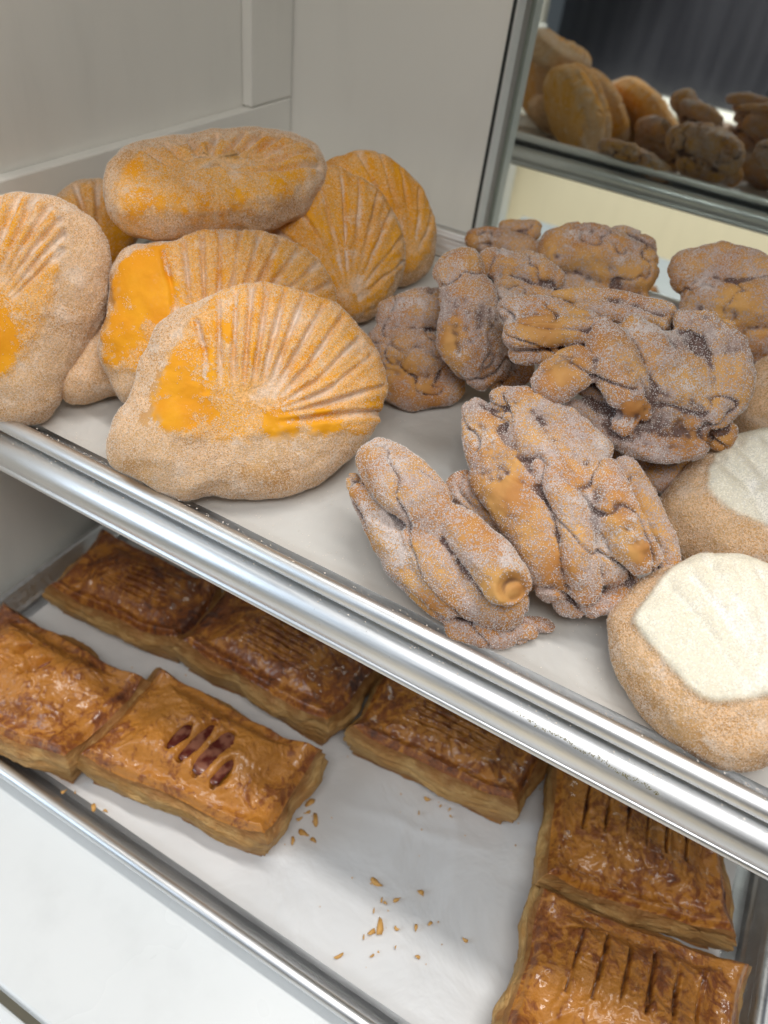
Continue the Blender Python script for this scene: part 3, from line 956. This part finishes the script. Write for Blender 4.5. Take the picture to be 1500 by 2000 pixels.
def twist(label, cpx, elev, lobes, lift=0.0, dist=None, turn=0.0, voxel=0.0013, grains=0.6, seed=0, dents=(), bare_spots=(), rough=1.0, smooth=2, axis=None, crease=0.0024):
    n = facing(cpx[0], cpx[1], elev, turn)
    e1, e2, nn = frame_of(n)

    def build(d, full=False):
        c = EYE + ray(*cpx) * d
        VV, FF = [], []
        for lb in lobes:
            pts, flat = lb[0], (lb[1] if len(lb) > 1 else 0.8)
            P = []
            for (u, v, off, r) in pts:
                rr = ray(u, v)
                t = ((c - EYE) @ nn) / (rr @ nn)
                t = min(max(t, d * 0.75), d * 1.35)
                p = EYE + rr * t * (1 - off / d)
                P.append((*p, r * t / F))
            V, Fc = tube(P, flat, nn, 20 if full else 8, 0.12 if full else 0.0)
            n0 = len(VV)
            VV += V
            FF += [tuple(n0 + i for i in f) for f in Fc]
        return (np.array(VV), FF, c) if full else np.array(VV)
    if dist is None:
        dist = settle(build, lift)
    V, Fc, c = build(dist, True)
    me = bpy.data.meshes.new('tmp')
    me.from_pydata(V.tolist(), [], Fc)
    o = link(bpy.data.objects.new('tmp', me))
    md = o.modifiers.new('r', 'REMESH')
    md.mode = 'VOXEL'
    md.voxel_size = voxel
    dg = bpy.context.evaluated_depsgraph_get()
    ev = o.evaluated_get(dg)
    m2 = ev.to_mesh()
    W = np.empty(len(m2.vertices) * 3)
    m2.vertices.foreach_get('co', W)
    W = W.reshape(-1, 3)
    Q = np.empty(len(m2.loops), np.int32)
    m2.loops.foreach_get('vertex_index', Q)
    Q = Q.reshape(-1, 4)
    ev.to_mesh_clear()
    bpy.data.objects.remove(o)
    bpy.data.meshes.remove(me)
    W = laplace(W, Q, smooth)
    N = vnormals(W, Q)
    X = W - c + seed * 1.7
    # broad lumps, torn ridges, fine crumb
    A_ = X
    if axis is not None:
        a_ = unit(ray(*axis[1]) - ray(*axis[0]))
        A_ = X - (X @ a_)[:, None] * a_ * 0.72
    rid = 1 - np.abs(fbm(A_ * 22, 3))
    S0 = laplace(W, Q, 20)
    pre = np.clip(((S0 - W) * N).sum(1) / 0.0014, -1, 1)             # valleys between the folds
    torn = np.clip(sstep(0.20, 0.50, fbm(A_ * 24 + 11, 3)) * sstep(-0.55, 0.1, pre) + 0.8 * sstep(0.25, 0.9, pre), 0, 1)
    crumb = 1 - np.abs(fbm(X * 120, 3))
    D = 0.0014 * fbm(X * 26, 3) - crease * sstep(0.92, 1.0, rid) + 0.0006 * fbm(X * 62 + 2, 2) + 0.0006 * fbm(X * 150, 2) + torn * (-0.0014 + 0.0022 * (0.75 - crumb))
    W = W + N * (D * rough)[:, None]
    for (u, v, r_, dep) in dents:            # hollows: tucked ends and holes between folds
        p = ray(u, v)
        p = p / np.linalg.norm(p)
        rel = W - EYE
        along = rel @ p
        off = np.linalg.norm(rel - along[:, None] * p, axis=1)
        rr_ = r_ * dist / F
        front = (N @ -p > 0.0) & (along < dist / (p @ AX[2]) + 0.02)
        W = W + p * (dep * sstep(rr_, rr_ * 0.45, off) * front)[:, None]
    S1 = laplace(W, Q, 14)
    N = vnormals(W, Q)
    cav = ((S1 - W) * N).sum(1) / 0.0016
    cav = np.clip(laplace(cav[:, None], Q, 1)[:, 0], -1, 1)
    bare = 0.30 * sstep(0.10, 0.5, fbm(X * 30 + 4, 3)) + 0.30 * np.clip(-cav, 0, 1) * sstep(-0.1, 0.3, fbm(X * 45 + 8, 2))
    for (u, v, r_, k) in bare_spots:
        p = ray(u, v)
        p = p / np.linalg.norm(p)
        rel = W - EYE
        off = np.linalg.norm(rel - (rel @ p)[:, None] * p, axis=1)
        rr_ = r_ * dist / F
        bare = bare + k * sstep(1.2 * rr_, 0.5 * rr_, off + 0.5 * rr_ * fbm(X * 70, 2)) * (N @ -p > 0)
    dust = 0.5 * sstep(0.15, 0.6, fbm(X * 36 + 50, 3)) * sstep(-0.2, 0.6, N[:, 2])
    cc = W.mean(0)
    org = np.array([cc[0], cc[1], W[:, 2].min()])
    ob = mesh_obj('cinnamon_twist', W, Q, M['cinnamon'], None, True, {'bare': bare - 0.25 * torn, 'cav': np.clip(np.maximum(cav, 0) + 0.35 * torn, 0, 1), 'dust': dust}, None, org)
    tag(ob, label, 'bread', GT)
    if grains:
        scatter_grains(W, Q, N, grains * np.clip(1 - 1.2 * bare, 0, 1), 0.00042, M['grain_c'], ob, org, seed + 40)
    print('twist', label[:30], 'dist %.3f' % dist, np.round(c, 3), 'gap %.4f' % (W[:, 2] - z_up(W[:, 1])).min(), len(W))
    return ob


twist('cinnamon sugar twist lying lowest and frontmost, with a round hollow roll end', (880, 1060), 58, [
    ([(740, 895, .012, 46), (770, 930, .018, 60), (830, 985, .018, 56), (875, 1045, .012, 46)],),
    ([(688, 935, 0, 14), (720, 1015, 0, 22), (775, 1100, -.002, 26), (840, 1170, -.004, 28), (880, 1200, -.006, 24)],),
    ([(708, 960, .006, 26), (760, 1050, .008, 28), (820, 1130, .006, 29), (880, 1185, .002, 28)],),
    ([(815, 1040, .014, 34), (865, 1115, .015, 40), (905, 1168, .010, 36)],),
    ([(890, 1020, .020, 40), (940, 1070, .026, 46), (992, 1142, .026, 46)],),
    ([(890, 1222, -.008, 28), (960, 1238, -.008, 30), (1035, 1230, -.010, 26), (1075, 1222, -.012, 14)], .7),
    ([(900, 955, 0, 38), (980, 1040, -.002, 42), (1035, 1120, -.006, 36)],),
    ([(735, 975, .003, 42), (800, 1090, .004, 52)], .8),
    ([(830, 1050, .006, 68), (920, 1140, .006, 72), (985, 1180, .000, 52)], .75)],
    seed=1, grains=1.0, voxel=0.0012, axis=((740, 890), (1040, 1220)), dents=[(1003, 1150, 34, 0.007)],
    bare_spots=[(1003, 1150, 32, 0.9), (930, 1050, 34, 0.35), (830, 1190, 40, 0.45), (960, 1140, 26, 0.4), (730, 1060, 24, 0.4)])
twist('cinnamon sugar bread supporting the pile, mostly hidden under the ridged twist', (1090, 870), 60, [
    ([(945, 865, 0, 45), (1050, 850, 0, 60), (1180, 860, 0, 60), (1260, 880, 0, 40)], .8)], seed=9, voxel=0.002, grains=0.3, dist=0.47)
twist('long ridged cinnamon twist slanting across the one in front, golden along its left lobe', (1100, 970), 52, [
    ([(930, 800, 0, 26), (945, 850, .006, 42), (970, 915, .010, 54), (1013, 987, .014, 57), (1058, 1066, .012, 52), (1088, 1140, .006, 42)],),
    ([(1010, 815, .012, 28), (1080, 925, .022, 31), (1115, 998, .024, 31), (1132, 1083, .022, 32), (1143, 1158, .010, 32)],),
    ([(1086, 885, .016, 26), (1143, 964, .020, 28), (1165, 1044, .018, 28), (1190, 1117, .010, 28)],),
    ([(1172, 925, .018, 34), (1205, 998, .024, 41), (1240, 1062, .021, 43), (1256, 1090, .016, 40)],),
    ([(1215, 913, .004, 26), (1260, 987, .006, 30), (1290, 1055, .004, 30), (1298, 1105, 0, 26)],),
    ([(1100, 1178, 0, 24), (1160, 1180, 0, 28), (1240, 1162, 0, 30), (1292, 1135, 0, 24)],),
    ([(975, 775, .006, 26), (1040, 785, .010, 30), (1110, 830, .008, 34), (1165, 885, .006, 34)],),
    ([(975, 850, .000, 52), (1050, 900, .006, 72), (1125, 1000, .008, 86), (1195, 1080, .004, 74)], .7),
    ([(1010, 840, .006, 34), (1090, 880, .008, 46), (1170, 950, .008, 50)], .8)],
    seed=2, grains=1.0, voxel=0.0012, lift=0.016, axis=((930, 790), (1260, 1150)),
    bare_spots=[(960, 930, 60, 0.4), (1000, 990, 60, 0.35), (940, 850, 40, 0.35), (1225, 1000, 45, 0.45), (1235, 1050, 40, 0.4), (1085, 1120, 40, 0.35), (1120, 940, 35, 0.3), (1262, 1080, 25, 0.6)])
twist('rumpled cinnamon twist resting on top of the pile, dark gap under its right fold', (1225, 740), 48, [
    ([(992, 600, .010, 22), (1060, 608, .012, 26), (1150, 628, .012, 24)],),
    ([(1008, 648, .012, 32), (1070, 648, .016, 32), (1140, 645, .014, 28)],),
    ([(1012, 688, .002, 20), (1080, 690, .004, 24)],),
    ([(1078, 750, .020, 42), (1125, 716, .022, 44)], .7),
    ([(1172, 645, .016, 32), (1200, 700, .022, 46), (1225, 760, .020, 46), (1248, 800, .012, 32)],),
    ([(1230, 645, .012, 34), (1275, 700, .015, 44), (1300, 765, .008, 36)],),
    ([(1335, 624, .010, 24), (1395, 645, .013, 38), (1432, 705, .011, 40), (1422, 765, .007, 44), (1388, 805, .006, 42)],),
    ([(1362, 690, .003, 46), (1368, 765, .004, 50), (1350, 822, .003, 44)],),
    ([(1082, 575, -.014, 13), (1150, 580, -.012, 21), (1230, 592, -.008, 24), (1305, 615, -.002, 24)],),
    ([(1130, 603, -.010, 18), (1230, 615, -.004, 22), (1290, 640, 0, 22)],),
    ([(1125, 800, .002, 24), (1175, 828, .004, 28), (1225, 856, .004, 31), (1290, 876, .004, 30), (1355, 866, .002, 33)],),
    ([(1215, 830, .012, 27), (1250, 792, .015, 26)], .8),
    ([(1408, 850, -.006, 34)],),
    ([(1290, 650, -.016, 50), (1335, 690, -.014, 50)], .8),
    ([(1110, 690, -.004, 66), (1200, 720, .002, 84), (1280, 740, .004, 95), (1345, 780, .000, 86)], .65),
    ([(1190, 800, -.006, 60), (1300, 830, -.004, 60)], .8)],
    seed=3, grains=1.0, voxel=0.0012, lift=0.050, axis=((1020, 620), (1420, 800)),
    bare_spots=[(1060, 645, 45, 0.4), (1095, 735, 40, 0.5), (1330, 850, 45, 0.6), (1410, 850, 35, 0.5), (1240, 800, 28, 0.6), (1400, 740, 50, 0.25), (1130, 580, 40, 0.3)])
twist('upright cinnamon twist with a round knob on top, left of the rumpled one', (940, 640), 38, [
    ([(900, 528, .012, 52), (905, 550, .014, 46), (915, 600, .016, 54), (925, 665, .014, 70), (955, 715, .006, 52)],),
    ([(960, 730, 0, 38), (1015, 718, -.004, 36)], .8),
    ([(955, 515, -.004, 32), (1030, 525, -.006, 34), (1085, 545, -.008, 24)],),
    ([(985, 585, -.004, 46), (1055, 600, -.008, 44)], .8),
    ([(960, 640, -.012, 70)], .8)], seed=4, grains=0.8, lift=0.022, voxel=0.0014,
    bare_spots=[(880, 650, 30, 0.5), (1060, 535, 30, 0.5), (975, 745, 25, 0.4), (890, 690, 30, 0.4)])
twist('dark creased cinnamon twist wedged between frontmost shell bread and knobbed twist', (810, 690), 45, [
    ([(765, 620, .006, 38), (830, 605, .006, 44), (870, 600, .002, 38)], .8),
    ([(745, 665, .004, 36), (800, 690, .010, 48), (870, 700, .004, 44)],),
    ([(755, 740, -.002, 42), (810, 760, .002, 44), (880, 755, 0, 36)],)], seed=5, grains=0.6, voxel=0.0014, bare_spots=[(780, 745, 40, 0.4), (850, 760, 30, 0.4)])
twist('shaded cinnamon twist at the back, in front of the mirror', (1165, 520), 40, [
    ([(1090, 490, .004, 48), (1140, 490, .006, 55), (1190, 505, .008, 56), (1235, 530, .004, 56)],),
    ([(1205, 470, 0, 34), (1245, 500, 0, 40)],), ([(1120, 550, -.004, 50), (1200, 575, 0, 50)],), ([(1235, 600, 0, 36)],)], seed=6, grains=0.35, voxel=0.0016, lift=0.012, bare_spots=[(1262, 535, 45, 0.5), (1080, 480, 30, 0.3)])
twist('reddish brown cinnamon twist at the right edge of the picture, back row', (1420, 590), 42, [
    ([(1345, 530, .004, 46), (1400, 520, .006, 46), (1480, 545, .004, 46)],), ([(1370, 590, .006, 48), (1440, 600, .012, 50), (1520, 590, .008, 56)],),
    ([(1450, 650, .004, 44), (1530, 650, .004, 50)],), ([(1480, 690, 0, 24), (1560, 690, 0, 40)],)], seed=7, grains=0.35, voxel=0.0016, lift=0.02, bare_spots=[(1450, 580, 40, 0.4), (1410, 640, 35, 0.4)])
twist('cinnamon twist almost hidden under the rumpled topmost one, touching the shaded white topped bread', (1300, 920), 50, [
    ([(1215, 900, 0, 40), (1290, 920, .004, 46), (1370, 925, 0, 40)],), ([(1330, 870, -.01, 50)],)], seed=8, grains=0.4, voxel=0.0016, dist=0.455)
twist('low cinnamon twist lying along the back rim of the pan', (1010, 500), 45, [
    ([(925, 465, 0, 22), (985, 480, 0, 32), (1050, 510, .002, 36), (1095, 540, .002, 30)],), ([(985, 440, -.005, 14), (1040, 450, -.005, 22)],)], seed=10, grains=0.3, voxel=0.0016)


# ------------------------------------------------------------------ puff pastries
GP = 'glazed puff pastries on the lower pan'


def pastry(label, corners, hpx=0.034, seed=0, slits=(), tone=0.0, dome=0.010, filling=False, nslit_depth=0.006, side_lift=0.0):
    """corners: four top corners as seen, in order; the block stands on the lower pan."""
    zt = CAMZ - H_LOW + 0.002
    C = np.array([on_h(u, v, H_LOW - 0.002 - hpx) for u, v in corners])[:, :2]
    n = 130
    s = np.linspace(0, 1, n)
    U, Vv = np.meshgrid(s, s)
    U, Vv = U.ravel(), Vv.ravel()

    def bil(U, Vv):
        return ((1 - U) * (1 - Vv))[:, None] * C[0] + (U * (1 - Vv))[:, None] * C[1] + (U * Vv)[:, None] * C[2] + ((1 - U) * Vv)[:, None] * C[3]
    P = bil(U, Vv)
    cen = C.mean(0)
    E = np.minimum(np.minimum(U, 1 - U), np.minimum(Vv, 1 - Vv)) * 2
    Q = np.stack([P[:, 0], P[:, 1], np.zeros(len(P))], 1) + seed * 0.73
    # edges bow in or out a little, corners stay pinched
    bow = 0.010 * fbm(Q * 14, 2)
    P = P + (P - cen) * (bow * 6 * (1 - E))[:, None]
    pil = dome * (1 - (1 - np.clip(E, 0, 1)) ** 2.0) * (1 + 0.5 * fbm(Q * 12 + 3, 2)) - 0.005 * np.exp(-((E - 0.26) / 0.14) ** 2)
    shoulder = -0.0055 * (1 - sstep(0.0, 0.11, E)) ** 1.5
    rel = P - P.mean(0)
    rr0 = np.hypot(rel[:, 0], rel[:, 1])
    th0 = np.arctan2(rel[:, 1], rel[:, 0])
    wp = fbm(Q * 28, 2)
    conc = 1 - np.abs(fbm(np.stack([rr0 * 150 + wp * 3.0, th0 * 2.2 + wp, Q[:, 2]], 1), 3)) * 1.4
    cross = 1 - np.abs(fbm(Q * np.array([120, 80, 1]) + 1.5 * wp[:, None], 3)) * 1.3
    bub = fbm(Q * 46 + 7, 3)
    Z = hpx - 0.004 + pil + shoulder + 0.0012 * conc * sstep(0.1, 0.4, E) + 0.0008 * cross + 0.0016 * bub + 0.0035 * fbm(Q * 20, 2)
    curl = 0.008 * np.exp(-(np.hypot(np.minimum(U, 1 - U), np.minimum(Vv, 1 - Vv)) / 0.13) ** 2)
    Z += curl
    slit = np.zeros(len(P))
    for (a, b, wd) in slits:
        a, b = np.array(a), np.array(b)
        d, t = seg_dist(np.stack([U, Vv], 1), a, b)
        d = np.abs(d + 0.006 * fbm(Q * 60, 2))
        prof = np.exp(-(d / (wd * np.sqrt(np.clip(np.sin(np.pi * np.clip(t, 0.04, 0.96)), 0.05, 1)))) ** 2)
        Z -= nslit_depth * prof
        Z += 0.0008 * np.exp(-((d - 2.2 * wd) / (1.2 * wd)) ** 2)
        slit = np.maximum(slit, sstep(0.45, 0.9, prof))
    tn = tone + 0.06 * (1 - sstep(0.0, 0.35, E)) + 0.12 * fbm(Q * 18, 2) + 0.16 * (conc - 0.62) + 0.08 * bub
    V = np.concatenate([P, (zt + Z)[:, None]], 1)
    Fq = [(j * n + i, j * n + i + 1, (j + 1) * n + i + 1, (j + 1) * n + i) for j in range(n - 1) for i in range(n - 1)]
    # walls
    ring = [j for j in range(n)] + [j * n + n - 1 for j in range(1, n)] + [(n - 1) * n + i for i in range(n - 2, -1, -1)] + [j * n for j in range(n - 2, 0, -1)]
    ring = np.array(ring)
    L = 22
    SV, SB = [], []
    per = np.arange(len(ring))
    for k in range(L + 1):
        f = k / L
        top = V[ring]
        z = zt + (top[:, 2] - zt) * (1 - f)
        XY = top[:, :2].copy()
        lay = 0.0024 * fbm(np.stack([XY[:, 0] * 42, XY[:, 1] * 42, np.full(len(ring), f * 9) + seed], 1), 4) + 0.0005 * math.sin(f * 34 + seed)
        bul = (0.0090 + 0.0055 * fbm(np.stack([XY[:, 0] * 26, XY[:, 1] * 26, np.full(len(ring), seed * 1.9)], 1), 2)) * math.sin(min(f * 1.12, 1) ** 0.8 * math.pi) - 0.0020 * f
        outw = (XY - cen) / np.linalg.norm(XY - cen, axis=1)[:, None]
        if k > 0:
            XY = XY + outw * (lay + bul - 0.0012)[:, None]
        SV.append(np.concatenate([XY, z[:, None]], 1))
        SB.append(np.full(len(ring), f))
    SV = np.concatenate(SV)
    m_ = len(ring)
    SF = [(k * m_ + i, k * m_ + (i + 1) % m_, (k + 1) * m_ + (i + 1) % m_, (k + 1) * m_ + i) for k in range(L) for i in range(m_)]
    SF = [f[::-1] for f in SF]
    # orientation check so that walls and top face outwards
    a2 = np.cross(C[1] - C[0], C[2] - C[1])
    if a2 < 0:
        Fq = [f[::-1] for f in Fq]
        SF = [f[::-1] for f in SF]
    org = np.array([cen[0], cen[1], zt - 0.001])
    SF.append(tuple(L * m_ + i for i in (range(m_) if a2 > 0 else range(m_ - 1, -1, -1))))
    root = mesh_obj('puff_pastry', SV, SF, M['layers'], None, True, {'level': np.concatenate(SB)}, None, org)
    mesh_obj('glazed_crust', V, Fq, M['crust'], root, True, {'slit': slit * (0.25 if filling else 0.8), 'tone': tn}, None, org)
    if filling:
        for q, (a, b, wd) in enumerate(slits):
            a, b = np.array(a), np.array(b)
            pts = [a + (b - a) * t for t in (0.15, 0.38, 0.62, 0.85)]
            XY = bil(np.array([p[0] for p in pts]), np.array([p[1] for p in pts]))
            zz = zt + hpx - 0.004 + dome - nslit_depth * 0.72
            rr = np.linalg.norm(C[1] - C[0]) * wd * 1.7
            TV, TF = tube([(*xy, zz - rr * .3, rr) for xy in XY], 0.35, np.array([0, 0, 1.0]), 12, 0.3)
            mesh_obj('filling', TV, TF, M['filling'], root, True, None, None, org)
    tag(root, label, 'pastry', GP)
    print('pastry', label[:25], np.round(np.linalg.norm(np.diff(np.vstack([C, C[:1]]), axis=0), axis=1), 3))
    return root


def slit_row(n, u0, u1, v0, v1, wd=0.009, skew=0.0):
    return [((u0 + (u1 - u0) * k / (n - 1) + skew, v0), (u0 + (u1 - u0) * k / (n - 1) - skew, v1), wd) for k in range(n)]


pastry('glazed pastry with open dark fruit slits, nearest to the lower pan rim', [(165, 1468), (312, 1303), (622, 1460), (520, 1630)], 0.046, 1,
       [((0.30, 0.36), (0.58, 0.38), 0.032), ((0.24, 0.445), (0.70, 0.48), 0.036), ((0.20, 0.545), (0.70, 0.585), 0.046), ((0.18, 0.65), (0.46, 0.67), 0.028)], -0.10, 0.018, True, 0.010)
pastry('glazed pastry with short slits, cut off by the left picture edge', [(-190, 1330), (5, 1172), (275, 1322), (125, 1475)], 0.046, 2,
       [((0.42, 0.52), (0.68, 0.56), 0.034), ((0.56, 0.40), (0.70, 0.42), 0.020)], -0.06, 0.015, True, 0.009)
pastry('dark pastry in the back left corner of the lower pan', [(95, 1140), (200, 1030), (430, 1140), (345, 1245)], 0.040, 3, slit_row(6, 0.3, 0.7, 0.3, 0.7), 0.04)  # crust tone darkened to paint in the shade at the back
pastry('dark shaded pastry right of the back left corner one, half under the upper pan', [(360, 1245), (460, 1120), (750, 1275), (640, 1405)], 0.046, 4, slit_row(6, 0.3, 0.7, 0.3, 0.7), 0.05)  # darker crust tone carries painted shade from the pan above
pastry('brown slashed pastry standing alone near the middle of the lower pan', [(690, 1415), (775, 1280), (1075, 1450), (1005, 1560)], 0.044, 5, slit_row(6, 0.35, 0.8, 0.25, 0.75), 0.0)
pastry('brown pastry with long parallel slashes at the right, behind its front neighbour', [(1063, 1708), (1100, 1455), (1410, 1590), (1437, 1822)], 0.040, 6,
       [((0.42, 0.18 + 0.115 * k), (0.86, 0.20 + 0.115 * k), 0.008) for k in range(6)], -0.04, 0.012)
pastry('glossy brown pastry with wavy slashes in the bottom right corner', [(985, 2020), (1068, 1735), (1460, 1885), (1440, 2190)], 0.042, 7,
       [((0.36, 0.20 + 0.115 * k), (0.84, 0.22 + 0.115 * k), 0.008) for k in range(6)], -0.05, 0.016)


# ------------------------------------------------------------------ flakes, crumbs and loose sugar
def flake(u, v, L, ang, label, group, seed):
    r = np.random.default_rng(seed)
    p = on_h(u, v, H_LOW - 0.0025)
    n = 9
    a = np.linspace(0, 2 * np.pi, n, endpoint=False)
    R = L * r.uniform(0.7, 1.1, n)
    X = np.cos(a) * R
    Y = np.sin(a) * R * r.uniform(0.3, 0.55)
    c, s = math.cos(ang), math.sin(ang)
    z = 0.0012 * np.sin(a * 2 + r.uniform(0, 6)) + 0.0015
    T = np.stack([X * c - Y * s, X * s + Y * c, z], 1)
    T = np.vstack([T, [0, 0, 0.0022]])
    B = T - np.array([0, 0, 0.0009])
    V = np.vstack([T, B])
    m_ = n + 1
    Fc = [(n, i, (i + 1) % n) for i in range(n)] + [(m_ + n, m_ + (i + 1) % n, m_ + i) for i in range(n)] + [(i, m_ + i, m_ + (i + 1) % n, (i + 1) % n) for i in range(n)]
    o = mesh_obj('pastry_flake', V, Fc, M['flake'])
    o.location = p
    tag(o, label, 'crumb', group)


k = 0
for (u, v, L) in ((606, 1568, 11), (616, 1602, 15), (592, 1628, 12), (585, 1600, 8), (572, 1642, 8), (611, 1642, 7), (600, 1588, 7)):
    flake(u, v, L * 0.00044, 1.2 + k, 'golden flake beside the right corner of the fruit slit pastry', 'flakes beside the fruit slit pastry', k)
    k += 1
for (u, v, L) in ((735, 1725, 12), (745, 1760, 5), (775, 1758, 7), (822, 1745, 7), (742, 1812, 15), (725, 1822, 8), (775, 1815, 5), (812, 1812, 6), (840, 1805, 5), (908, 1837, 6), (730, 1780, 5), (662, 1868, 9), (815, 1870, 5), (772, 1851, 3), (726, 1868, 4), (752, 1765, 4), (710, 1832, 4)):
    flake(u, v, L * 0.00044, 0.9 + k * 2.1, {735: 'long golden flake farthest back of the crumbs on the empty lower parchment', 742: 'largest golden flake in the middle of the empty lower parchment', 662: 'thin golden flake nearest the rim on the empty lower parchment'}.get(u, 'small golden flake on the empty middle of the lower parchment'), 'flakes on the empty lower parchment', k)
    k += 1
for (u, v, L) in ((183, 1578, 9), (206, 1585, 6), (126, 1547, 6), (147, 1549, 3)):
    flake(u, v, L * 0.00044, 0.4 + k, 'golden flake in front of the fruit slit pastry by the lower rim', 'flakes by the lower rim', k)
    k += 1
for (u, v, L) in ((835, 1562, 7), (878, 1582, 5), (818, 1590, 4), (880, 1596, 3), (860, 1575, 3)):
    flake(u, v, L * 0.00044, 0.4 + k, 'small flake in front of the lone slashed pastry', 'flakes before the lone slashed pastry', k)
    k += 1


def speckles(name, label, n, fn, size, mat, seed):
    r = np.random.default_rng(seed)
    T = np.array([[1, 1, 1], [1, -1, -1], [-1, 1, -1], [-1, -1, 1]], float) / 1.732
    P = fn(r, n)
    n = len(P)
    s = size * r.uniform(0.4, 1.3, n)
    Qr = np.linalg.qr(r.normal(size=(n, 3, 3)))[0]
    W = (np.einsum('ij,njk->nik', T, Qr) * s[:, None, None] + P[:, None, :]).reshape(-1, 3)
    b = np.arange(n)[:, None, None] * 4
    Fg = (b + np.array([[0, 1, 2], [0, 3, 1], [0, 2, 3], [1, 3, 2]])[None]).reshape(-1, 3)
    o = mesh_obj(name, W, Fg, mat, None, False)
    tag(o, label, 'sugar' if 'sugar' in name else 'crumb', None, 'stuff')


def up_pts(r, n):
    x = r.uniform(UX0 + 0.01, UX1 - 0.01, n)
    y = UY0 + 0.004 + (UY1 - UY0 - 0.02) * r.uniform(0, 1, n) ** 1.6
    return np.stack([x, y, z_up(y) + 0.0016], 1)


def rim_pts(r, n):
    x = r.uniform(UX0, UX1, n)
    y = np.where(r.random(n) < 0.5, 0.2535, 0.246) + r.normal(0, 0.0015, n)
    oy = 0.267 - y
    z = z_up(y) + np.where(oy < 0.0204, dp - 0.0048 + np.sqrt(np.clip(0.0048 ** 2 - (oy - 0.0156) ** 2, 0, 1)), dp - 0.011)
    return np.stack([x, y, z], 1)


def low_pts(r, n):
    x = r.normal(-0.02, 0.13, n)
    y = r.normal(0.27, 0.06, n)
    ok = (x > LX0 + 0.02) & (x < LX1 - 0.02) & (y > LY0 + 0.01) & (y < LY1 - 0.02)
    x, y = x[ok], y[ok]
    return np.stack([x, y, np.full(len(x), CAMZ - H_LOW + 0.0022)], 1)


speckles('loose_sugar', 'loose sugar grains scattered over the upper parchment', 2600, up_pts, 0.00032, M['grain'], 1)
speckles('rim_sugar', 'sugar grains clinging to the upper pan rim', 420, rim_pts, 0.0005, M['grain'], 2)
speckles('fine_crumbs', 'fine pastry crumbs dotted over the lower parchment', 70, low_pts, 0.0009, M['flake'], 3)


def rim_line(r, n):
    t = r.uniform(0, 1, n) ** 1.0
    x0, x1 = on_h(1005, 1375, 0.315)[0], on_h(1300, 1535, 0.315)[0]
    x = x0 + (x1 - x0) * t
    a = np.radians(58 - 14 * t + r.normal(0, 2.2, n) + 3 * np.sin(t * 23))
    o = 0.0172 + 0.0101 * np.cos(a)
    y = UY0 - 0.001 - o
    return np.stack([x, y, z_up(y) - 0.0035 + dp - 0.0215 + 0.0109 * np.sin(a)], 1)


speckles('dried_residue', 'greenish brown dried residue line along the broad pan rim', 260, rim_line, 0.0004, plain('dried_residue', (0.20, 0.17, 0.06), 0.8), 9)
